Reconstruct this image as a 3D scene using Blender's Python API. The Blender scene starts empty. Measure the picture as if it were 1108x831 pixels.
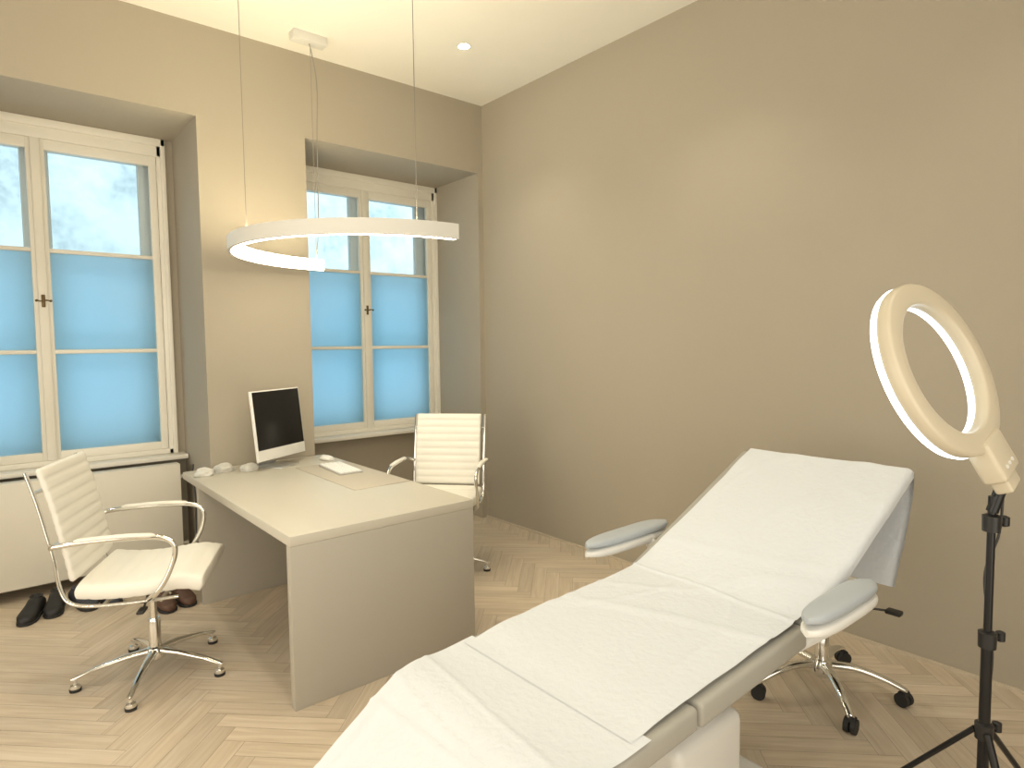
import bpy, bmesh, math, random
from mathutils import Vector, Matrix, noise
random.seed(7)
C = bpy.context.scene.collection
PI = math.pi
V = Vector
# ------------------------------------------------------------------ materials
def mat(name, col, rough=0.5, metal=0.0, var=0.04, vscale=6.0, bump=0.0, bscale=60.0, emis=None, estr=0.0, coat=0.0, spec=None, trans=0.0):
    m = bpy.data.materials.new(name); m.use_nodes = True
    nt = m.node_tree; N = nt.nodes; L = nt.links
    b = N['Principled BSDF']
    b.inputs['Roughness'].default_value = rough
    b.inputs['Metallic'].default_value = metal
    if coat: b.inputs['Coat Weight'].default_value = coat
    if trans: b.inputs['Transmission Weight'].default_value = trans
    if spec is not None: b.inputs['Specular IOR Level'].default_value = spec
    tc = N.new('ShaderNodeTexCoord')
    no = N.new('ShaderNodeTexNoise'); no.inputs['Scale'].default_value = vscale; no.inputs['Detail'].default_value = 4
    L.new(tc.outputs['Object'], no.inputs['Vector'])
    mx = N.new('ShaderNodeMix'); mx.data_type = 'RGBA'
    mx.inputs[6].default_value = (*[c*(1-var) for c in col], 1)
    mx.inputs[7].default_value = (*[min(1, c*(1+var)) for c in col], 1)
    L.new(no.outputs['Fac'], mx.inputs[0]); L.new(mx.outputs[2], b.inputs['Base Color'])
    if bump:
        n2 = N.new('ShaderNodeTexNoise'); n2.inputs['Scale'].default_value = bscale; n2.inputs['Detail'].default_value = 3
        L.new(tc.outputs['Object'], n2.inputs['Vector'])
        bp = N.new('ShaderNodeBump'); bp.inputs['Strength'].default_value = bump; bp.inputs['Distance'].default_value = 0.01
        L.new(n2.outputs['Fac'], bp.inputs['Height']); L.new(bp.outputs['Normal'], b.inputs['Normal'])
    if emis:
        b.inputs['Emission Color'].default_value = (*emis, 1); b.inputs['Emission Strength'].default_value = estr
    return m
WALL = mat('wall_paint', (.400,.358,.288), .85, var=.02, vscale=2, bump=.05, bscale=180)
CEIL = mat('ceiling_paint', (.88,.86,.79), .9, var=.01, bump=.03, bscale=150)
WHITEW = mat('window_paint', (.84,.81,.73), .4, var=.03, bump=.03, bscale=30)
OUTW = mat('outer_window_paint', (.80,.82,.82), .5)
SILL = mat('sill_paint', (.80,.77,.70), .35)
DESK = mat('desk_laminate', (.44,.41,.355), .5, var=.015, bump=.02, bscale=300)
DESK_LIT = mat('desk_laminate_lit', (.56,.53,.46), .45, var=.015, bump=.02, bscale=300)  # same laminate as the panels, lightened to paint in light on the top
CHROME = mat('chrome', (.82,.82,.80), .12, 1.0, var=.01)
LEATHER = mat('white_leather', (.84,.82,.76), .45, var=.03, bump=.06, bscale=250)
BLACK = mat('black_plastic', (.012,.012,.013), .4)
BLACKM = mat('black_metal', (.012,.012,.013), .3, .3)
RUBBER = mat('dark_rubber', (.02,.02,.02), .7)
PLAST = mat('white_plastic', (.82,.82,.80), .3, var=.01)
ALU = mat('aluminium', (.72,.73,.74), .3, .9)
SCREEN = mat('screen_glass', (.006,.006,.007), .25, var=.2)
PAPER = mat('paper_sheet', (.68,.715,.765), .85, var=.025, vscale=2.5, bump=.3, bscale=50, spec=.15)
UPH = mat('grey_upholstery', (.37,.36,.325), .5, var=.03, bump=.05, bscale=220)
PADG = mat('armrest_upholstery', (.42,.46,.50), .45, var=.03, bump=.05, bscale=220)
SHELL = mat('white_shell', (.76,.76,.74), .3, var=.01)
CREAM = mat('cream_casing', (.60,.54,.42), .35, var=.01)
LED = mat('led_diffuser', (.9,.95,1), .4, emis=(.74,.90,1.0), estr=3.0)
LAMPG = mat('lamp_diffuser', (1,.95,.85), .4, emis=(1,.90,.66), estr=24)
LAMPU = mat('lamp_uplight', (1,.95,.85), .4, emis=(1,.85,.54), estr=160)
LAMPW = mat('lamp_white_body', (.70,.695,.66), .5, var=.01)
DOWNL = mat('downlight_glow', (1,1,1), .4, emis=(1,.97,.88), estr=60)
WIRE = mat('steel_wire', (.30,.28,.25), .4, .6)
CABLE = mat('dark_cable', (.05,.05,.05), .5)
RAD = mat('radiator_enamel', (.74,.71,.63), .35, var=.01)
BRASS = mat('aged_brass', (.16,.11,.05), .35, .8, var=.15)
STONE = mat('translucent_white', (.90,.89,.84), .35, var=.03, vscale=20, bump=.2, bscale=40, trans=.35)
MAT_ = mat('desk_mat', (.49,.445,.375), .6, var=.02)
KEYB = mat('keyboard_body', (.50,.50,.49), .4)
KEYS = mat('key_caps', (.88,.88,.87), .4)
SHOEB = mat('black_shoe', (.012,.012,.013), .55, bump=.2, bscale=150)
SHOEG = mat('dark_grey_shoe', (.04,.045,.06), .6, bump=.2, bscale=150)
SHOER = mat('brown_shoe', (.10,.05,.032), .5, bump=.2, bscale=150)
DUST = mat('wall_base_strip', (.55,.48,.38), .8, var=.2, vscale=30)

def glass_mat():
    m = bpy.data.materials.new('clear_glass'); m.use_nodes = True
    N = m.node_tree.nodes; L = m.node_tree.links; N.remove(N['Principled BSDF'])
    t = N.new('ShaderNodeBsdfTransparent'); t.inputs[0].default_value = (.95,.975,.98,1)
    g = N.new('ShaderNodeBsdfGlossy'); g.inputs['Roughness'].default_value = .03
    f = N.new('ShaderNodeFresnel'); f.inputs[0].default_value = 1.3
    x = N.new('ShaderNodeMixShader'); L.new(f.outputs[0], x.inputs[0]); L.new(t.outputs[0], x.inputs[1]); L.new(g.outputs[0], x.inputs[2])
    L.new(x.outputs[0], N['Material Output'].inputs[0]); return m
GLASS = glass_mat()
def frost_mat():
    m = bpy.data.materials.new('frosted_glass'); m.use_nodes = True
    N = m.node_tree.nodes; L = m.node_tree.links; N.remove(N['Principled BSDF'])
    t = N.new('ShaderNodeBsdfTranslucent')
    tc = N.new('ShaderNodeTexCoord'); no = N.new('ShaderNodeTexNoise'); no.inputs['Scale'].default_value = 1.0; no.inputs['Detail'].default_value = 0
    L.new(tc.outputs['Object'], no.inputs['Vector'])
    mx = N.new('ShaderNodeMix'); mx.data_type = 'RGBA'
    mx.inputs[6].default_value = (.62,.85,.96,1); mx.inputs[7].default_value = (.82,.93,.99,1)
    L.new(no.outputs['Fac'], mx.inputs[0]); L.new(mx.outputs[2], t.inputs[0])
    g = N.new('ShaderNodeBsdfGlossy'); g.inputs['Roughness'].default_value = .35
    x = N.new('ShaderNodeMixShader'); x.inputs[0].default_value = .05
    L.new(t.outputs[0], x.inputs[1]); L.new(g.outputs[0], x.inputs[2]); L.new(x.outputs[0], N['Material Output'].inputs[0]); return m
FROST = frost_mat()
def court_mat():
    m = mat('courtyard_stone', (.60,.60,.56), .9, bump=.6, bscale=3)
    N = m.node_tree.nodes; L = m.node_tree.links
    b = N['Principled BSDF']; tc = N.new('ShaderNodeTexCoord')
    n = N.new('ShaderNodeTexNoise'); n.inputs['Scale'].default_value = 1.6; n.inputs['Detail'].default_value = 12; n.inputs['Roughness'].default_value = .7
    L.new(tc.outputs['Object'], n.inputs['Vector'])
    r = N.new('ShaderNodeValToRGB'); r.color_ramp.elements[0].position = .30; r.color_ramp.elements[0].color = (.34,.36,.35,1)
    r.color_ramp.elements[1].position = .60; r.color_ramp.elements[1].color = (.82,.80,.72,1)
    e = r.color_ramp.elements.new(.46); e.color = (.66,.67,.62,1)
    L.new(n.outputs['Fac'], r.inputs[0]); L.new(r.outputs[0], b.inputs['Base Color']); return m
COURT = court_mat()
def floor_mat():
    m = bpy.data.materials.new('oak_parquet'); m.use_nodes = True
    N = m.node_tree.nodes; L = m.node_tree.links; b = N['Principled BSDF']
    b.inputs['Roughness'].default_value = .5; b.inputs['Specular IOR Level'].default_value = .35
    at = N.new('ShaderNodeAttribute'); at.attribute_name = 'tone'
    uv = N.new('ShaderNodeUVMap'); uv.uv_map = 'UVMap'
    mp = N.new('ShaderNodeMapping'); mp.inputs['Scale'].default_value = (3, 45, 1)
    L.new(uv.outputs[0], mp.inputs[0])
    n = N.new('ShaderNodeTexNoise'); n.inputs['Scale'].default_value = 1; n.inputs['Detail'].default_value = 6; n.inputs['Distortion'].default_value = .6
    L.new(mp.outputs[0], n.inputs['Vector'])
    r = N.new('ShaderNodeValToRGB'); r.color_ramp.elements[0].position = .3; r.color_ramp.elements[0].color = (.84,.81,.77,1)
    r.color_ramp.elements[1].position = .65; r.color_ramp.elements[1].color = (1.0,1.0,1.0,1)
    L.new(n.outputs['Fac'], r.inputs[0])
    x = N.new('ShaderNodeMix'); x.data_type = 'RGBA'; x.blend_type = 'MULTIPLY'; x.inputs[0].default_value = 1
    L.new(at.outputs['Color'], x.inputs[6]); L.new(r.outputs[0], x.inputs[7]); L.new(x.outputs[2], b.inputs['Base Color'])
    return m
FLOOR = floor_mat()

# ------------------------------------------------------------------ mesh builder
def catmull(pts, n=8):
    P = [V(p) for p in pts]; out = []
    for i in range(len(P)-1):
        p0 = P[i-1] if i else P[0]*2-P[1]; p1 = P[i]; p2 = P[i+1]; p3 = P[i+2] if i+2 < len(P) else P[-1]*2-P[-2]
        for k in range(n):
            t = k/n
            out.append(.5*((2*p1)+(p2-p0)*t+(2*p0-5*p1+4*p2-p3)*t*t+(3*p1-p0-3*p2+p3)*t**3))
    out.append(P[-1]); return out
class MB:
    def __init__(s): s.v = []; s.f = []
    def add(s, vs, fs, M=None):
        o = len(s.v); s.v += [(M @ V(v)) if M else V(v) for v in vs]; s.f += [tuple(i+o for i in f) for f in fs]; return s
    def box(s, lo, hi, bev=0, M=None, seg=2):
        bm = bmesh.new(); bmesh.ops.create_cube(bm, size=1)
        for v in bm.verts: v.co = V([lo[i]+(v.co[i]+.5)*(hi[i]-lo[i]) for i in range(3)])
        if bev: bmesh.ops.bevel(bm, geom=bm.edges[:], offset=bev, segments=seg, profile=.5, affect='EDGES')
        bm.verts.index_update(); s.add([v.co.copy() for v in bm.verts], [[v.index for v in f.verts] for f in bm.faces], M); bm.free(); return s
    def loft(s, rings, cap=True, M=None, closed=False):
        n = len(rings[0]); vs = [p for r in rings for p in r]; fs = []
        m = len(rings)
        for i in range(m if closed else m-1):
            a = i*n; b = ((i+1) % m)*n
            for k in range(n): fs.append((a+k, a+(k+1) % n, b+(k+1) % n, b+k))
        if cap and not closed: fs.append(tuple(range(n-1, -1, -1))); fs.append(tuple((m-1)*n+k for k in range(n)))
        return s.add(vs, fs, M)
    def tube(s, pts, r, n=12, M=None, ry=None):
        P = [V(p) for p in pts]; rings = []; up = None
        for i, p in enumerate(P):
            t = (P[min(i+1, len(P)-1)]-P[max(i-1, 0)]).normalized()
            if up is None:
                up = V((0,0,1)) if abs(t.z) < .9 else V((1,0,0))
            up = (up-t*up.dot(t)).normalized(); sd = t.cross(up)
            ra = r[i] if isinstance(r, (list, tuple)) else r
            rb = (ry[i] if isinstance(ry, (list, tuple)) else ry) if ry else ra
            rings.append([p+sd*ra*math.cos(2*PI*k/n)+up*rb*math.sin(2*PI*k/n) for k in range(n)])
        return s.loft(rings, True, M)
    def cyl(s, a, b, r, r2=None, n=24, M=None): return s.tube([a, b], [r, r if r2 is None else r2], n, M)
    def lathe(s, prof, n=40, c=(0,0,0), M=None, closed=False):
        rings = [[V((c[0]+r*math.cos(2*PI*k/n), c[1]+r*math.sin(2*PI*k/n), c[2]+z)) for r, z in prof] for k in range(n)]
        m = len(prof); vs = [p for r in rings for p in r]; fs = []
        for i in range(n):
            a = i*m; b = ((i+1) % n)*m
            for k in range(m if closed else m-1): fs.append((a+k, b+k, b+(k+1) % m, a+(k+1) % m))
        if not closed:
            fs.append(tuple(i*m for i in range(n-1, -1, -1))); fs.append(tuple(i*m+m-1 for i in range(n)))
        return s.add(vs, fs, M)
    def build(s, name, m, parent=None, angle=38, M=None):
        me = bpy.data.meshes.new(name)
        me.from_pydata([tuple((M @ v) if M else v) for v in s.v], [], s.f)
        bm = bmesh.new(); bm.from_mesh(me); bmesh.ops.recalc_face_normals(bm, faces=bm.faces[:]); bm.to_mesh(me); bm.free()
        for p in me.polygons: p.use_smooth = True
        me.set_sharp_from_angle(angle=math.radians(angle))
        me.materials.append(m); o = bpy.data.objects.new(name, me); C.objects.link(o)
        if parent: o.parent = parent
        return o
def thing(name, label, cat, loc=(0,0,0), rz=0, group=None):
    o = bpy.data.objects.new(name, None); C.objects.link(o); o.location = loc; o.rotation_euler = (0,0,rz); o.empty_display_size = .1
    o['label'] = label; o['category'] = cat
    if group: o['group'] = group
    return o
def tag(o, label, cat, group=None):
    o['label'] = label; o['category'] = cat
    if group: o['group'] = group
    return o
def struct(o): o['kind'] = 'structure'; return o
def sup(w, h, n=24, e=3.0):  # superellipse section
    out = []
    for k in range(n):
        a = 2*PI*k/n; c, s_ = math.cos(a), math.sin(a)
        out.append((w*math.copysign(abs(c)**(2/e), c), h*math.copysign(abs(s_)**(2/e), s_)))
    return out

# ------------------------------------------------------------------ room
H = 3.5385; XR1, XR0, XL1 = -.05, -1.5527, -2.2505; XL0 = -3.81
ZT = 2.972; D = .665; HW = .7136; WT = 2.94; WB = .77; WM1 = -3.032; WM2 = -.7759
# floor herringbone
W_, L_ = .085, .51
def herring():
    vs, fs, tones, uvs = [], [], [], []
    g = .0007; c45 = math.cos(PI/4); s45 = math.sin(PI/4); ox, oy = -3, -2.6
    def rot(x, y): return (ox+x*c45-y*s45, oy+x*s45+y*c45)
    for a in range(-90, 91):
        for b in range(-14, 15):
            bx, by = a*W_-b*L_, a*W_+b*L_
            for kind in (0, 1):
                if kind == 0: x0, y0, x1, y1 = bx, by, bx+L_, by+W_
                else: x0, y0, x1, y1 = bx, by+W_, bx+W_, by+W_+L_
                cx, cy = rot((x0+x1)/2, (y0+y1)/2)
                if cx < -6.2 or cx > .22 or cy < -5.9 or cy > .85: continue
                q = [rot(x0+g, y0+g), rot(x1-g, y0+g), rot(x1-g, y1-g), rot(x0+g, y1-g)]
                i = len(vs); vs += [(p[0], p[1], 0) for p in q]; fs.append((i, i+1, i+2, i+3))
                t = random.uniform(-1, 1); k = (1+.07*t)*(1.03 if kind else .97); h = random.uniform(-.012, .012)
                tones.append((.60*k, (.515+h*.5)*k, (.41+h)*k)); r1, r2 = random.random()*20, random.random()*20
                u = [(0, 0), (L_, 0), (L_, W_), (0, W_)] if kind == 0 else [(0, 0), (0, W_), (L_, W_), (L_, 0)]
                uvs.append([(p[0]+r1, p[1]+r2) for p in u])
    i = len(vs); vs += [(-6.2,-5.9,-.003), (.2,-5.9,-.003), (.2,.85,-.003), (-6.2,.85,-.003)]; fs.append((i, i+1, i+2, i+3))
    tones.append((.26,.20,.145)); uvs.append([(0,0)]*4)
    me = bpy.data.meshes.new('floor'); me.from_pydata(vs, [], fs)
    ca = me.color_attributes.new('tone', 'FLOAT_COLOR', 'CORNER'); ul = me.uv_layers.new(name='UVMap')
    for p in me.polygons:
        for j, li in enumerate(p.loop_indices):
            ca.data[li].color = (*tones[p.index], 1); ul.data[li].uv = uvs[p.index][j]
    me.materials.append(FLOOR); o = bpy.data.objects.new('floor', me); C.objects.link(o); struct(o)
herring()
struct(MB().box((-6.2,-5.9,H), (.2,1.1,H+.15)).build('ceiling', CEIL))
struct(MB().box((0,-5.9,0), (.2,1.1,H)).build('wall_right', WALL))
struct(MB().box((-6.2,-5.9,0), (-6,1.1,H)).build('wall_left', WALL))
struct(MB().box((-6.0,-5.9,0), (0,-5.7,H)).build('wall_front', WALL))
wb = MB()
wb.box((-6.0,0,0), (XL0,D,H)).box((XL1,0,0), (XR0,D,H)).box((XR1,0,0), (0,D,H))
wb.box((XL0,0,ZT), (XL1,D,H)).box((XR0,0,ZT), (XR1,D,H))
OUTY = 1.05
for a, b in ((-6.0, WM1-HW), (WM1+HW, WM2-HW), (WM2+HW, 0)): wb.box((a,D,0), (b,OUTY,H))
for c in (WM1, WM2): wb.box((c-HW,D,0), (c+HW,OUTY,WB)).box((c-HW,D,WT), (c+HW,OUTY,H))
struct(wb.build('wall_back', WALL))
struct(MB().box((-.008,-5.7,0), (0,0,.016)).build('baseboard_right', DUST))
struct(MB().box((-9,4.2,-1), (4,4.4,9)).build('wall_courtyard', COURT))

def window(idx, xc, n0, n1):
    r = bpy.data.objects.new('window_%d' % idx, None); C.objects.link(r); r.location = (xc, D, 0); struct(r)
    fr = MB(); jw = .035; hd = .09
    for s in (-1, 1):
        fr.box((min(s*HW, s*(HW-jw)), -.012, WB), (max(s*HW, s*(HW-jw)), .07, WT), .004)
        fr.box((min(s*(HW-.012), s*(HW+.018)), -.03, WB), (max(s*(HW-.012), s*(HW+.018)), -.001, ZT-.001), .005)
    fr.box((-HW, -.012, WT-hd), (HW, .07, WT), .004).box((-HW-.018, -.03, WT-.02), (HW+.018, -.001, ZT-.001), .005)
    fr.box((-HW, -.012, WB), (HW, .07, WB+.035), .004)
    fr.build('window_frame', WHITEW, r)
    z0, z1 = WB+.035, WT-hd
    for s in (-1, 1):
        a, b = (.004, HW-jw-.002) if s == 1 else (-(HW-jw-.002), -.004)
        st = .045; m = MB()
        m.box((a, .0, z0), (a+st, .045, z1), .005).box((b-st, .0, z0), (b, .045, z1), .005)
        m.box((a+st-.002, .0, z1-.065), (b-st+.002, .045, z1), .005).box((a+st-.002, .0, z0), (b-st+.002, .045, z0+.055), .005)
        for z in (2.153, 1.506): m.box((a+st-.002, .004, z-.013), (b-st+.002, .04, z+.013), .004)
        sash = m.build('sash', WHITEW, r)
        for k, (p, q) in enumerate(((z0+.055, 1.493), (1.519, 2.14), (2.166, z1-.065))):
            MB().box((a+st-.004, .020, p-.004), (b-st+.004, .024, q+.004)).build('pane', GLASS if k == 2 else FROST, sash)
    MB().box((-.026, -.016, z0), (.026, .002, z1), .006).build('cover_strip', WHITEW, r)
    hb = MB(); zc = 1.83
    hb.box((-.010, -.022, zc-.04), (.010, -.015, zc+.04), .004).cyl((0,-.015,zc), (0,-.05,zc), .006)
    hb.tube(catmull([(-.036,-.05,zc+.004), (-.02,-.053,zc-.003), (0,-.055,zc), (.02,-.053,zc+.003), (.036,-.05,zc-.004)], 4), [.0045]*17, 10)
    for s in (-1, 1): hb.lathe([(.001,-.008), (.006,-.005), (.008,0), (.006,.005), (.001,.008)], 12, (s*.037,-.05,zc))
    hb.build('handle', BRASS, r)
    for s in (-1, 1):
        for z in (1.0, 1.85, 2.7): MB().cyl((s*(HW-jw), -.013, z-.025), (s*(HW-jw), -.013, z+.025), .004, n=10).build('hinge', WHITEW, r)
    # outer casement window
    y0, y1 = .13, .18; of = MB(); a = HW
    of.box((-a,y0,WB), (-a+.13,y1,WT), .004).box((a-.13,y0,WB), (a,y1,WT), .004).box((-a,y0,WT-.13), (a,y1,WT), .004).box((-a,y0,WB), (a,y1,WB+.1), .004).box((-.075,y0-.01,WB), (.075,y1,WT), .004)
    of.box((-a,y0,2.10), (a,y1,2.145), .004).box((-a,y0,1.48), (a,y1,1.52), .004)
    o = of.build('outer_frame', OUTW, r)
    for s in (-1, 1): MB().box((min(s*.075, s*(a-.13)), y0+.03, WB+.1), (max(s*.075, s*(a-.13)), y0+.034, WT-.13)).build('outer_pane', GLASS, o)
    MB().box((n0+.006-xc, -.13, WB-.032), (n1-.006-xc, -.0, WB), .006).build('window_sill', SILL, r)
window(1, WM1, XL0, XL1)
window(2, WM2, XR0, XR1)

# ------------------------------------------------------------------ radiator in the left niche
t = thing('radiator', 'flat cream panel radiator in the niche under the left window', 'radiator', (-3.05, .46, 0))
MB().box((-.70,-.05,.08), (.71,-.03,.728), .006).build('front_panel', RAD, t)
MB().box((-.70,-.029,.10), (.71,.05,.726), .004).build('body', RAD, t)
for x in (-.5, .5): MB().box((x-.02,.05,.3), (x+.02,.2045,.34)).build('bracket', RAD, t)
m = MB(); m.cyl((.71,0,.16), (.745,0,.16), .01).tube([(.745,0,.17), (.745,0,.0)], .009)
m.build('pipe', RAD, t)
m = MB(); m.cyl((.71,0,.63), (.74,0,.63), .012).cyl((.745,-.06,.63), (.745,0,.63), .022, .018); m.build('valve', PLAST, t)
cb = MB().tube(catmull([(-2.285,.30,.73), (-2.30,.26,.66), (-2.29,.25,.5), (-2.295,.25,.3), (-2.30,.2,.12), (-2.33,.14,.012), (-2.34,.05,.008), (-2.36,-.10,.008)], 8), .006, 8).build('power_cable', CABLE)
tag(cb, 'thin dark cable hanging beside the radiator behind the desk', 'cable')

# ------------------------------------------------------------------ desk
DX0, DX1, DY0, DY1, DZ = -2.417, -1.483, -1.814, -.006, .741
cxd, cyd = (DX0+DX1)/2, (DY0+DY1)/2
t = thing('desk', 'large plain greige laminate desk between the two white office chairs', 'desk', (cxd, cyd, 0))
MB().box((DX0-cxd, DY0-cyd, DZ-.042), (DX1-cxd, DY1-cyd, DZ), .0015).build('desktop', DESK_LIT, t)
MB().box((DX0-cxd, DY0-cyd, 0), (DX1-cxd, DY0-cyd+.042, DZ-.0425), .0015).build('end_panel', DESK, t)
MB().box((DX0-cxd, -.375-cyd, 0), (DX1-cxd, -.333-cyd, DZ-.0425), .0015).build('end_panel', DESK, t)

# computer
t = thing('computer_monitor', 'white all-in-one computer with a black screen on the desk', 'computer', (-1.885,-.22,DZ), math.radians(31))
Mt = Matrix.Translation((0,0,.30)) @ Matrix.Rotation(math.radians(-6), 4, 'X')
MB().box((-.228,-.011,-.24), (.228,.011,.205), .005, M=Mt, seg=3).build('body', PLAST, t)
MB().box((-.221,-.0125,-.170), (.221,-.0105,.197), .001, M=Mt).build('screen', SCREEN, t)
m = MB(); m.loft([[V((x*w, y+dy, z)) for x, dy in ((-1,-.006),(1,-.006),(1,.006),(-1,.006))] for w, y, z in ((.085,.045,.20), (.085,.07,.10), (.085,.10,.03), (.085,.105,.008))])
m.box((-.09,-.09,0), (.09,.112,.009), .003); m.build('stand', ALU, t)
# keyboard, on the mat
t = thing('keyboard', 'small white computer keyboard lying on the desk', 'keyboard', (-1.645,-.62,DZ+.0032), math.radians(-4))
MB().box((-.075,-.19,0), (.075,.19,.010), .004).build('body', KEYB, t)
for r_ in range(5):
    for c in range(12): MB().box((-.068+r_*.0275,-.182+c*.0305,.009), (-.045+r_*.0275,-.156+c*.0305,.016), .0015, seg=1).build('key', KEYS, t)
t = thing('computer_mouse', 'white computer mouse behind the keyboard', 'mouse', (-1.57,-.24,DZ), .3)
m = MB(); m.loft([[V((x, y, .002+max(0, z+h*.6))) for (x, z) in sup(w, h, 20, 2.3)] for y, w, h in ((-.055,.012,.008), (-.05,.022,.013), (-.03,.030,.018), (0,.031,.02), (.03,.029,.017), (.05,.02,.012), (.055,.01,.007))])
m.build('body', PLAST, t)
MB().box((-.004,.02,.024), (.004,.04,.0325), .002).build('scroll_wheel', KEYS, t)
tag(MB().box((-1.84,-1.22,DZ), (-1.492,-.375,DZ+.003), .001).build('desk_mat', MAT_), 'thin pale beige rectangular mat on the desk beneath the keyboard', 'desk mat')
# lumpy white ornaments
for i, (x, y, s, lab) in enumerate(((-2.34,-.22,.052,'pale lumpy ornament at the far left corner of the desk'), (-2.215,-.16,.056,'pale lumpy ornament in the middle of the row beside the computer'), (-2.085,-.24,.052,'pale lumpy ornament closest to the computer stand'))):
    bm = bmesh.new(); bmesh.ops.create_icosphere(bm, subdivisions=4, radius=1)
    for v in bm.verts:
        n_ = noise.noise(v.co*1.5+V((i*9, 3, 1)))*.25+noise.noise(v.co*3+V((i*5, 0, 2)))*.08
        q = v.co*(1+n_); v.co = V((q.x*s*1.05, q.y*s, max(-.0, q.z*.68+.24)*s))
    bm.verts.index_update(); m = MB().add([v.co.copy() for v in bm.verts], [[v.index for v in f.verts] for f in bm.faces]); bm.free()
    o = m.build('stone_ornament', STONE); o.location = (x, y, DZ); tag(o, lab, 'ornament', 'pale ornaments on the desk')

# ------------------------------------------------------------------ office chairs
def ribbed(path, width, th, amp, pitch, M=None, nper=6):
    P = catmull(path, 14); S = [0]
    for i in range(1, len(P)): S.append(S[-1]+(P[i]-P[i-1]).length)
    tot = S[-1]; cnt = max(1, round(tot/pitch)); n = cnt*nper; rings = []
    def at(s):
        for i in range(1, len(S)):
            if S[i] >= s-1e-9:
                f = (s-S[i-1])/(S[i]-S[i-1]); return P[i-1].lerp(P[i], f), (P[i]-P[i-1]).normalized()
        return P[-1], (P[-1]-P[-2]).normalized()
    svals = [0, .003, .008]+[tot*k/n for k in range(1, n)]+[tot-.008, tot-.003, tot]
    for s in svals:
        p, tg = at(min(max(s, 0), tot)); nr = V((-tg.z, 0, tg.x)).normalized()
        e = min(1, math.sqrt(max(0, min(s, tot-s))/.016)+.25)
        h = (th*.5+amp*(abs(math.sin(PI*s*cnt/tot))**.45))*e; w = width*.5*(.975+.025*e)
        rings.append([p+V((0, a, 0))+nr*b for a, b in sup(w, h, 28, 5)])
    m = MB(); m.loft(rings, True, M); return m
def caster(m_wheel, x, y, z, ang, r=.024, w=.016):
    d = V((math.cos(ang), math.sin(ang), 0)); c = V((x, y, r))
    for s in (-1, 1): m_wheel.cyl(c+d*s*.004, c+d*s*(.004+w), r, n=20)
    return m_wheel
def chair(loc, rz, label, a0):
    t = thing('office_chair', label, 'chair', loc, rz, 'white office chairs at the desk')
    ribbed([(-.225,0,.505), (-.12,0,.490), (.02,0,.488), (.17,0,.502), (.268,0,.484)], .505, .078, .0035, .055).build('seat', LEATHER, t, 60)
    ribbed([(-.235,0,.545), (-.252,0,.64), (-.275,0,.76), (-.302,0,.89), (-.34,0,1.03)], .465, .026, .006, .052).build('backrest', LEATHER, t, 60)
    for s in (-1, 1):
        y = s*.250
        MB().tube(catmull([(.17,y,.444), (0,y,.436), (-.17,y,.440), (-.245,y,.465), (-.275,y,.53), (-.288,y,.64), (-.312,y,.76), (-.340,y,.89), (-.375,y,1.02)], 6), .012, 12, ry=.007).build('side_frame', CHROME, t)
        ya = s*.29
        arm = MB().tube(catmull([(-.30,y,.70), (-.27,ya,.715), (-.16,ya,.725), (0,ya,.728), (.11,ya,.722), (.165,ya,.695), (.172,ya,.64), (.14,ya,.55), (.09,ya*.97,.475), (.05,y,.442)], 7), .011, 12, ry=.011).build('armrest', CHROME, t)
        MB().tube(catmull([(-.20,ya,.733), (-.1,ya,.737), (0,ya,.738), (.10,ya,.732)], 6), [.006]+[.017]*17+[.006], 14, ry=[.004]+[.009]*17+[.004]).build('arm_pad', LEATHER, arm)
    for x, z in ((.10,.436), (-.12,.436), (-.352,.93), (-.300,.70)): MB().cyl((x,-.25,z), (x,.25,z), .008, n=12).build('crossbar', CHROME, t)
    MB().box((-.11,-.07,.402), (.10,.07,.438), .008).build('tilt_mechanism', BLACK, t)
    m = MB().tube(catmull([(0,-.06,.42), (.02,-.16,.415), (.03,-.24,.405)], 4), .005, 8); m.box((.015,-.30,.398), (.045,-.235,.410), .004); m.build('lever', BLACK, t)
    MB().lathe([(.015,.10), (.015,.26), (.015,.405)], 20).build('gas_column', CHROME, t)
    MB().lathe([(.026,.085), (.026,.25), (.022,.262)], 24).build('column_sleeve', CHROME, t)
    MB().lathe([(.02,.07), (.042,.075), (.045,.10), (.036,.125), (.02,.135)], 28).build('hub', CHROME, t)
    for k in range(5):
        a = a0+k*2*PI/5; d = V((math.cos(a), math.sin(a), 0))
        lg = MB().tube([d*.03+V((0,0,.108)), d*.12+V((0,0,.102)), d*.24+V((0,0,.080)), d*.315+V((0,0,.058)), d*.33+V((0,0,.054))], [.020,.018,.014,.012,.007], 14, ry=[.017,.014,.010,.008,.005]).build('leg', CHROME, t)
        p = d*.315
        MB().lathe([(.006,.055), (.008,.034), (.020,.028), (.022,.018), (.022,.014)], 20, (p.x,p.y,0)).build('glide', CHROME, lg)
        MB().lathe([(.023,0), (.024,.013), (.018,.0145)], 20, (p.x,p.y,0)).build('rubber_foot', RUBBER, lg)
    return t
A1 = math.radians(-25); chair((-2.79,-1.06,0), A1, 'white ribbed office chair left of the desk, with its full chrome base in view', math.radians(98)-A1)
A2 = math.radians(222); chair((-1.06,-.85,0), A2, 'white ribbed office chair on the right side of the desk, partly hidden behind it', math.radians(250)-A2)

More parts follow.
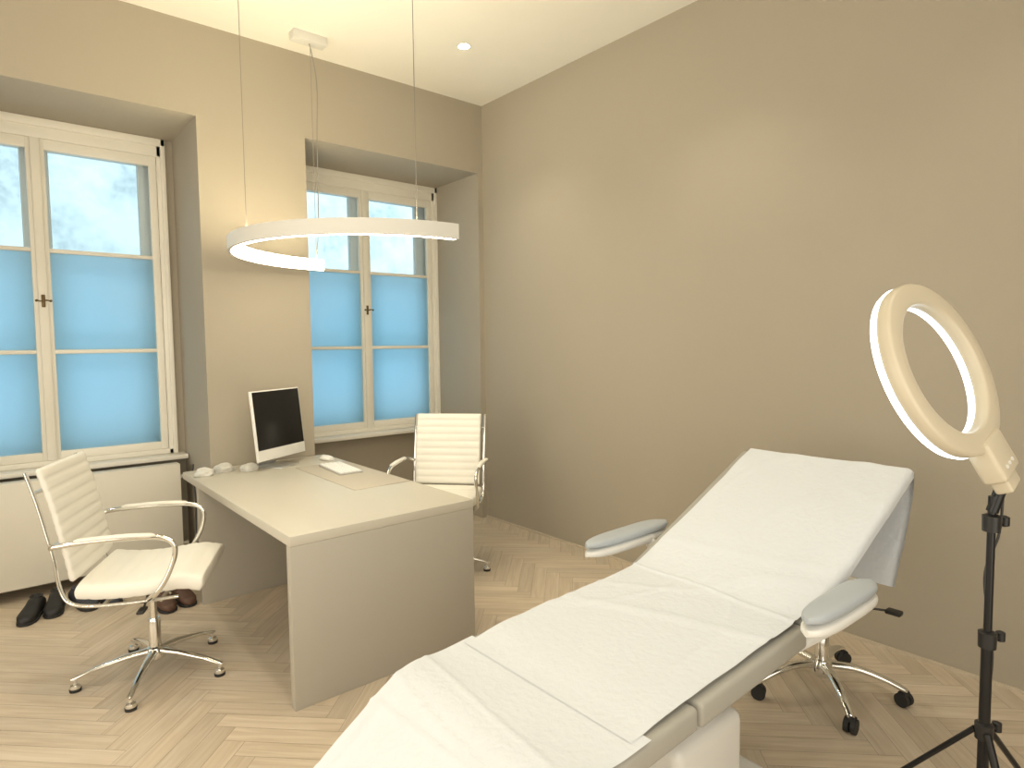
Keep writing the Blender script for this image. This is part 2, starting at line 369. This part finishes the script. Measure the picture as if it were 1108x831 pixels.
# ------------------------------------------------------------------ shoes
def shoe(x, y, rz, m_, label, group):
    t = thing('shoe', label, 'shoe', (x,y,0), rz, group)
    secs = [(-.135,.022,.030), (-.125,.032,.055), (-.09,.037,.075), (-.04,.038,.078), (.0,.040,.062), (.05,.046,.048), (.09,.046,.040), (.12,.036,.034), (.138,.018,.024)]
    MB().loft([[V((X, a, .014+max(0, b+h*.5))) for a, b in sup(w, h*.6, 20, 2.6)] for X, w, h in secs]).build('upper', m_, t, 60)
    MB().loft([[V((X, a*1.06, .009+b)) for a, b in sup(w, .009, 20, 5)] for X, w, h in secs]).build('sole', RUBBER, t)
    MB().lathe([(.030,0), (.034,.006), (.026,.012), (.018,.004)], 20, (-.07,0,.092)).build('collar', m_, t)
G1 = 'dark shoes under the left window'
shoe(-3.20,.10,math.radians(250),SHOEB,'black shoe at the left edge, beneath the left window',G1)
shoe(-3.09,.13,math.radians(258),SHOEB,'black shoe beside the leftmost one beneath the left window',G1)
shoe(-2.96,.10,math.radians(285),SHOEG,'dark grey shoe in front of the radiator, behind the left chair back',G1)
shoe(-2.84,.09,math.radians(285),SHOEG,'dark grey shoe in front of the radiator nearest the chair column',G1)
shoe(-2.60,-.24,math.radians(275),SHOER,'left brown shoe of the pair beside the far desk panel','brown shoes beside the desk')
shoe(-2.49,-.22,math.radians(275),SHOER,'right brown shoe of the pair, nearest the far desk panel','brown shoes beside the desk')

# ------------------------------------------------------------------ pendant lamp
LC = V((-1.57,-1.055,2.062)); LR = .772; hh = .0355
t = thing('pendant_lamp', 'white half-ring pendant lamp glowing on its inner side above the desk', 'lamp', LC)
def arcring(prof, n=72, a0=PI/2, a1=3*PI/2): return [[V((r*math.cos(a0+(a1-a0)*i/n), r*math.sin(a0+(a1-a0)*i/n), z)) for r, z in prof] for i in range(n+1)]
MB().loft(arcring([(LR+.025,-hh), (LR+.025,hh), (LR+.012,hh), (LR+.012,hh-.006), (LR-.006,hh-.006), (LR-.006,hh), (LR-.012,hh), (LR-.012,-hh+.004), (LR+.008,-hh+.004), (LR+.008,-hh)])).build('lamp_body', LAMPW, t, 30)
MB().loft(arcring([(LR+.0075,-hh), (LR+.0075,-hh+.0035), (LR-.0125,-hh+.0035), (LR-.0125,hh-.002), (LR-.018,hh-.002), (LR-.018,-hh)], a0=PI/2+.004, a1=3*PI/2-.004)).build('light_strip', LAMPG, t, 30)
MB().loft(arcring([(LR+.011,hh-.0055), (LR+.011,hh-.002), (LR-.005,hh-.002), (LR-.005,hh-.0055)], a0=PI/2+.004, a1=3*PI/2-.004)).build('uplight_strip', LAMPU, t, 30)
for a in (188, 255):
    a = math.radians(a); x, y = LR*math.cos(a), LR*math.sin(a)
    MB().cyl((x,y,hh-.006), (x,y,H-LC.z-.012), .0018, n=8).build('suspension_wire', WIRE, t)
    MB().lathe([(.012,0), (.012,.02), (.005,.026)], 16, (x,y,H-LC.z-.026)).build('wire_anchor', LAMPW, t)
x, y = -.045, LR
MB().cyl((x,y,hh-.004), (x,y,H-LC.z-.04), .0020, n=8).build('suspension_wire', WIRE, t)
MB().tube(catmull([(x+.0,y-.0,hh), (x+.012,y-.02,.3), (x+.02,y-.02,.8), (x+.035,y-.01,1.15), (x+.01,y+.0,1.36), (x-.01,y,H-LC.z-.04)], 8), .0036, 8).build('power_cord', WIRE, t)
cn = MB().box((x-.12,y-.04,H-LC.z-.055), (x+.10,y+.04,H-LC.z), .0015).build('canopy', LAMPW, t)

t = thing('downlight', 'small round recessed downlight glowing in the white ceiling', 'ceiling light', (-.744,-.784,H))
MB().lathe([(.036,-.001), (.046,-.004), (.049,-.001), (.047,.0), (.036,.0)], 36, closed=True).build('trim_ring', LAMPW, t)
MB().lathe([(.001,-.0022), (.036,-.0022), (.036,-.0005), (.001,-.0005)], 30).build('lens', DOWNL, t)

# ------------------------------------------------------------------ treatment bed (long axis along x)
t = thing('treatment_bed', 'padded grey treatment bed with raised backrest, covered by white paper', 'treatment bed', (-1.7,-3.12,0))
BO = V((-1.7,-3.12,0)); YL, YRR = -2.765, -3.475
def cushion(p0, p1, th, name, ylo=YRR, yhi=YL, m_=UPH):
    p0 = V((p0[0],0,p0[1])); p1 = V((p1[0],0,p1[1])); d = (p1-p0); L = d.length; a = math.atan2(d.z, d.x)
    return MB().box((0,ylo+3.12,-th), (L,yhi+3.12,0), .014, M=Matrix.Translation(V((p0.x-BO.x,0,p0.z))) @ Matrix.Rotation(-a, 4, 'Y'), seg=4).build(name, m_, t, 50)
cushion((-2.48,.582), (-2.01,.607), .065, 'leg_cushion')
cushion((-2.00,.608), (-1.425,.636), .07, 'seat_cushion')
cushion((-1.425,.640), (-.575,1.003), .045, 'back_cushion')
m = MB()
for y in (-3.36, -2.88):
    m.tube([V((-2.42,y,.50))-BO, V((-1.43,y,.545))-BO], .018, 8)
for x in (-2.3, -1.6): m.tube([V((x,-3.38,.505))-BO, V((x,-2.86,.505))-BO], .016, 8)
m.build('bed_frame', SHELL, t)
m = MB()
for y in (-3.30, -2.94): m.tube([V((-1.43,y,.560))-BO, V((-.68,y,.885))-BO], .016, 8)
m.tube([V((-.72,-3.32,.868))-BO, V((-.72,-2.92,.868))-BO], .014, 8)
m.build('backrest_frame', BLACKM, t)
m = MB(); m.cyl(V((-1.55,-3.12,.36))-BO, V((-1.25,-3.12,.50))-BO, .026).cyl(V((-1.25,-3.12,.50))-BO, V((-.95,-3.12,.755))-BO, .012); m.build('actuator', BLACKM, t)
m = MB(); m.box(V((-1.98,-3.34,.0))-BO, V((-1.38,-2.87,.09))-BO, .03, seg=4); m.build('base_plinth', SHELL, t)
m = MB(); m.box(V((-1.86,-3.31,.08))-BO, V((-1.50,-2.90,.33))-BO, .035, seg=4); m.box(V((-1.80,-3.25,.32))-BO, V((-1.56,-2.97,.52))-BO, .03, seg=4); m.build('lift_housing', SHELL, t)
for yc, xa0, xa1, dz in ((-2.675, -1.57, -1.06, -.015), (-3.565, -1.63, -1.19, 0)):
    sg = 1 if yc > -3 else -1
    def arm(zc, h, grow, e=2.8):
        rr = []; n = 22
        for i in range(n+1):
            u = i/n; wv = max((1-abs(2*u-1)**4)**.5, .14)
            rr.append([V((xa0+(xa1-xa0)*u, yc+a, zc+b)) - BO for a, b in sup((.050+grow)*wv*(1-.12*(1-u)), h*max(wv, .45), 24, e)])
        return MB().loft(rr)
    ar = arm(.744+dz, .020, .0).build('armrest', PADG, t, 60)
    arm(.708+dz, .022, .003).build('armrest_shell', SHELL, ar, 60)
    m = MB(); m.tube([V((-1.21,yc-sg*.02,.70))-BO, V((-1.21,yc-sg*.05,.65))-BO, V((-1.27,yc-sg*.10,.58))-BO, V((-1.40,yc-sg*.16,.535))-BO], .020, 12, ry=.026); m.build('armrest_support', SHELL, ar)
# paper sheets: the cloth coordinate runs across the bed; past the cushion edge it folds down over the side
def sm(a, b, x): x = min(1, max(0, (x-a)/(b-a))); return x*x*(3-2*x)
def sheet(path, yl, yr, nv=90, seed=0, amp=.003, edge=.008, per=14, fold=None, creases=(), flat=None, bot=0.0):
    P = catmull(path, per); n = len(P); vs = []; fs = []
    for i, p in enumerate(P):
        u = i/(n-1); tg = (P[min(i+1, n-1)]-P[max(i-1, 0)]).normalized(); nr = V((-tg.z, 0, tg.x))
        a = yl(u); b = yr(u)
        for j in range(nv+1):
            w = j/nv; y = a+(b-a)*w
            q = V((p.x*1.6+p.z*1.6, y*2.2, seed)); z = noise.noise(q)*amp*2+noise.noise(q*2.6)*amp*.8+abs(noise.noise(q*1.3+V((5,1,0))))*amp*1.5
            z += max(0, 1-abs(noise.noise(V((p.x*1.8+p.z*1.8, y*.8, seed+4))))*20)*amp*1.2
            z += max(0, 1-abs(noise.noise(V((p.x*1.1+9, y*2.1, seed+7))))*18)*amp*1.0
            for (cu, cw, ch, sk) in creases: z += ch*math.exp(-((u-cu-sk*(w-.5)-.006*noise.noise(V((w*4, cu*9, seed))))/cw)**2)
            ed = (abs(2*w-1)**10)*edge*noise.noise(V((p.x*5, seed+w*3, 1)))
            off = max(0.0015, .005+z+abs(ed))
            if flat: off = off*flat(u)+bot*(1-flat(u))
            if fold is not None and y < fold:
                d_ = fold-y; R_ = .012; th = min(d_/R_, PI/2*.93)
                y2 = fold-R_*math.sin(th)-max(0, d_-th*R_)*math.cos(th); drop = R_*(1-math.cos(th))+max(0, d_-th*R_)*math.sin(th)
                off = .004+abs(z)*.5
                vs.append(p+V((0, y2-off*math.sin(th), 0))+nr*(off*math.cos(th)-drop)); continue
            vs.append(p+V((0, y, 0))+nr*off)
    for i in range(n-1):
        for j in range(nv):
            k = i*(nv+1)+j; fs.append((k, k+1, k+nv+2, k+nv+1))
    return MB().add(vs, fs)
o = sheet([(-2.90,0,.27), (-2.82,0,.35), (-2.70,0,.447), (-2.58,0,.53), (-2.47,0,.585), (-2.35,0,.5915), (-2.20,0,.5995)], lambda u: -2.79-.02*math.sin(u*4), lambda u: -3.465+.010*math.sin(u*5), seed=3, amp=.0034, creases=((.55,.012,.006,.05), (.75,.01,.004,-.08)), flat=lambda u: 1-sm(.76, .90, u), bot=.0025).build('paper_sheet', PAPER, angle=180)
tag(o, 'white paper sheet draped over the foot end of the treatment bed', 'paper sheet')
o = sheet([(-2.245,0,.6013), (-2.20,0,.6035), (-2.10,0,.610), (-1.85,0,.622), (-1.60,0,.634), (-1.46,0,.645), (-1.38,0,.666), (-1.2,0,.741), (-.9,0,.869), (-.62,0,.990), (-.575,0,1.006), (-.555,0,.985), (-.565,0,.90), (-.62,0,.78), (-.68,0,.68), (-.73,0,.58)], lambda u: -2.80+.008*math.sin(u*7), lambda u: -3.45-.055*sm(.36, .46, u)+.02*sm(.64, .74, u), seed=8, amp=.0030, per=14, fold=-3.470, creases=((.24,.006,.005,.05), (.35,.006,.005,-.03), (.46,.005,.003,.02)), flat=lambda u: sm(.05, .16, u), bot=.0).build('paper_sheet', PAPER, angle=180)
tag(o, 'long white paper sheet covering the seat and raised backrest of the treatment bed', 'paper sheet')

# ------------------------------------------------------------------ rolling stool behind the bed
t = thing('rolling_stool', 'chrome-based rolling stool with black castors behind the treatment bed', 'stool', (-.62,-3.17,0))
MB().lathe([(.001,.415), (.17,.415), (.185,.43), (.19,.455), (.18,.475), (.15,.485), (.001,.488)], 48).build('seat', LEATHER, t, 50)
MB().lathe([(.001,.395), (.10,.395), (.11,.414), (.001,.4149)], 32).build('seat_plate', BLACK, t)
MB().lathe([(.014,.10), (.014,.395)], 20).build('gas_column', CHROME, t)
MB().lathe([(.028,.10), (.028,.26), (.022,.27)], 24).build('column_sleeve', CHROME, t)
MB().lathe([(.02,.075), (.048,.08), (.052,.115), (.04,.145), (.02,.15)], 28).build('hub', CHROME, t)
m = MB().tube(catmull([(.05,-.05,.388), (.14,-.16,.375), (.17,-.20,.372)], 4), .005, 8); m.box((.150,-.25,.362), (.195,-.19,.380), .006); m.build('lever', BLACK, t)
for k in range(5):
    a = math.radians(151+72*k); d = V((math.cos(a), math.sin(a), 0))
    lg = MB().tube(catmull([d*.035+V((0,0,.125)), d*.13+V((0,0,.128)), d*.23+V((0,0,.105)), d*.30+V((0,0,.078)), d*.318+V((0,0,.07))], 4), [.022-.0006*i for i in range(17)], 14, ry=[.016-.0004*i for i in range(17)]).build('leg', CHROME, t)
    p = d*.305; m = MB().cyl((p.x,p.y,.075), (p.x,p.y,.045), .007, n=10); caster(m, p.x+.01, p.y, 0, a+.9, .029, .018)
    m.tube([V((p.x+.01, p.y, .052)) + V((math.cos(a+.9), math.sin(a+.9), 0))*s*.018 for s in (-1, 1)], .016, 14); m.build('caster', RUBBER, lg)

# ------------------------------------------------------------------ ring light on its stand
PX, PY = -1.392, -3.92
t = thing('ring_light', 'cream ring light on a black tripod stand beside the treatment bed', 'lamp', (PX,PY,0))
n_ = V((.1376,.9219,-.357)).normalized(); mdir = V((.30,-.37,-.87)); mdir = (mdir-n_*mdir.dot(n_)).normalized()
xa = (-mdir).cross(n_)
RC = V((-1.474,-3.812,1.443))-V((PX,PY,0))
MR = Matrix(((xa.x, -mdir.x, n_.x, RC.x), (xa.y, -mdir.y, n_.y, RC.y), (xa.z, -mdir.z, n_.z, RC.z), (0,0,0,1)))
Ro, Ri = .231, .172
prof = [(Ri+.002,.006), (Ri,.000), (Ri+.0005,-.020), (Ri+.004,-.0255), (Ri+.009,-.0275), (Ro-.009,-.0275), (Ro-.004,-.0255), (Ro,-.020), (Ro,.000), (Ro-.002,.006)]
MB().lathe(prof, 96, M=MR, closed=True).build('ring_housing', CREAM, t, 50)
MB().lathe([(Ri+.004,.0062), (Ri-.001,.012), (Ri+.004,.024), (Ro-.004,.024), (Ro+.001,.012), (Ro-.004,.0062)], 96, M=MR, closed=True).build('light_diffuser', LED, t, 50)
hd_ = MB().box((-.056,-.310,-.036), (.056,-.200,.022), .012, M=MR, seg=3).build('control_box', CREAM, t, 50)
MB().box((-.036,-.346,-.026), (.036,-.300,.016), .008, M=MR, seg=3).build('control_box_neck', CREAM, hd_, 50)
for k in range(3): MB().cyl((-.022+k*.022,-.28,-.0355), (-.022+k*.022,-.28,-.0380), .005, n=14, M=MR).build('button', PLAST, hd_)
b0 = MR @ V((0,-.336,-.003))
MB().tube([b0+V((0,0,.01)), V((b0.x*.5, b0.y*.5, b0.z-.02)), V((0,0,1.08))], .014, 14).build('ball_joint', BLACKM, t)
MB().cyl((0,0,.72), (0,0,1.12), .0095).build('upper_pole', BLACKM, t)
MB().cyl((0,0,.20), (0,0,.76), .013).build('lower_pole', BLACKM, t)
for z in (1.05, .745, .50):
    m = MB().lathe([(.012,-.022), (.020,-.02), (.021,.02), (.012,.024)], 20, (0,0,z)); c = m.build('collar', BLACK, t)
    m = MB().cyl((.015,-.005,z), (.042,-.015,z), .006, n=12).lathe([(.003,-.015), (.011,-.011), (.011,.011), (.003,.015)], 14, (.047,-.017,z)); m.build('knob', BLACK, c)
MB().lathe([(.014,-.02), (.024,-.018), (.024,.018), (.014,.02)], 20, (0,0,.22)).build('brace_collar', BLACK, t)
for k in range(3):
    a = math.radians(95+120*k); d = V((math.cos(a), math.sin(a), 0))
    lg = MB().tube([d*.02+V((0,0,.50)), d*.42+V((0,0,.015))], .010, 12, ry=.007).build('leg', BLACKM, t)
    MB().tube([d*.41+V((0,0,.027)), d*.435+V((0,0,.010))], .013, 12).build('rubber_foot', RUBBER, lg)
    MB().tube([d*.02+V((0,0,.22)), d*.235+V((0,0,.24))], .006, 8, ry=.004).build('brace', BLACKM, t)
MB().tube(catmull([MR @ V((.02,-.32,-.01)), (.03,-.01,1.02), (.016,.014,.9), (.018,-.008,.7), (.030,.010,.5), (.022,.016,.3), (.07,.05,.02), (.25,.0,.006), (.5,-.2,.006)], 10), .0032, 8).build('power_cord', CABLE, t)

# ------------------------------------------------------------------ lights
def spot(x, y, p, ang=104, blend=.8, col=(1,.89,.68), r=.09, z=H-.03):
    l = bpy.data.lights.new('downlight_lamp', 'SPOT'); l.energy = p; l.spot_size = math.radians(ang); l.spot_blend = blend; l.color = col; l.shadow_soft_size = r
    o = bpy.data.objects.new('downlight_lamp', l); C.objects.link(o); o.location = (x, y, z)
for x, y, p in ((-.744,-.784,48), (-.744,-2.35,40), (-.744,-3.92,26), (-2.5,-.784,30), (-2.5,-2.35,32), (-2.5,-3.92,18), (-4.3,-.784,45), (-4.3,-2.35,45), (-4.3,-3.92,36)): spot(x, y, p)
def area(loc, rot, sx, sy, p, col):
    l = bpy.data.lights.new('fill_light', 'AREA'); l.shape = 'RECTANGLE'; l.size = sx; l.size_y = sy; l.energy = p; l.color = col
    o = bpy.data.objects.new('fill_light', l); C.objects.link(o); o.location = loc; o.rotation_euler = rot
area((-3.4,-5.6,1.6), (PI/2,0,0), 3.6, 2.8, 74, (1,.93,.79))        # invented soft fill behind the camera, evens out walls and window frames
area((-5.9,-2.6,1.5), (PI/2,0,-PI/2), 3.8, 2.6, 80, (1,.93,.79))  # second added fill, from the left, lifts the right wall
w = bpy.data.worlds.new('world'); bpy.context.scene.world = w; w.use_nodes = True
w.node_tree.nodes['Background'].inputs[0].default_value = (.64,.83,1,1); w.node_tree.nodes['Background'].inputs[1].default_value = 2.65

# ------------------------------------------------------------------ camera
yaw, pitch, roll = .6974, .0630, -.0118
cy_, sy_ = math.cos(yaw), math.sin(yaw); F = V((sy_, cy_, 0)); U = V((0,0,1)); R = V((cy_, -sy_, 0))
cp, sp = math.cos(pitch), math.sin(pitch); F2 = F*cp-U*sp; U2 = U*cp+F*sp
cr, sr = math.cos(roll), math.sin(roll); R3 = R*cr+U2*sr; U3 = U2*cr-R*sr
cd = bpy.data.cameras.new('camera'); cd.sensor_width = 36; cd.lens = 680.87*36/1108; cd.clip_start = .05
co = bpy.data.objects.new('camera', cd); C.objects.link(co); bpy.context.scene.camera = co
co.matrix_world = Matrix(((R3.x,U3.x,-F2.x,-3.3402), (R3.y,U3.y,-F2.y,-4.3472), (R3.z,U3.z,-F2.z,1.52), (0,0,0,1)))
bpy.context.scene.view_settings.view_transform = 'Standard'
bpy.context.scene.view_settings.exposure = 0
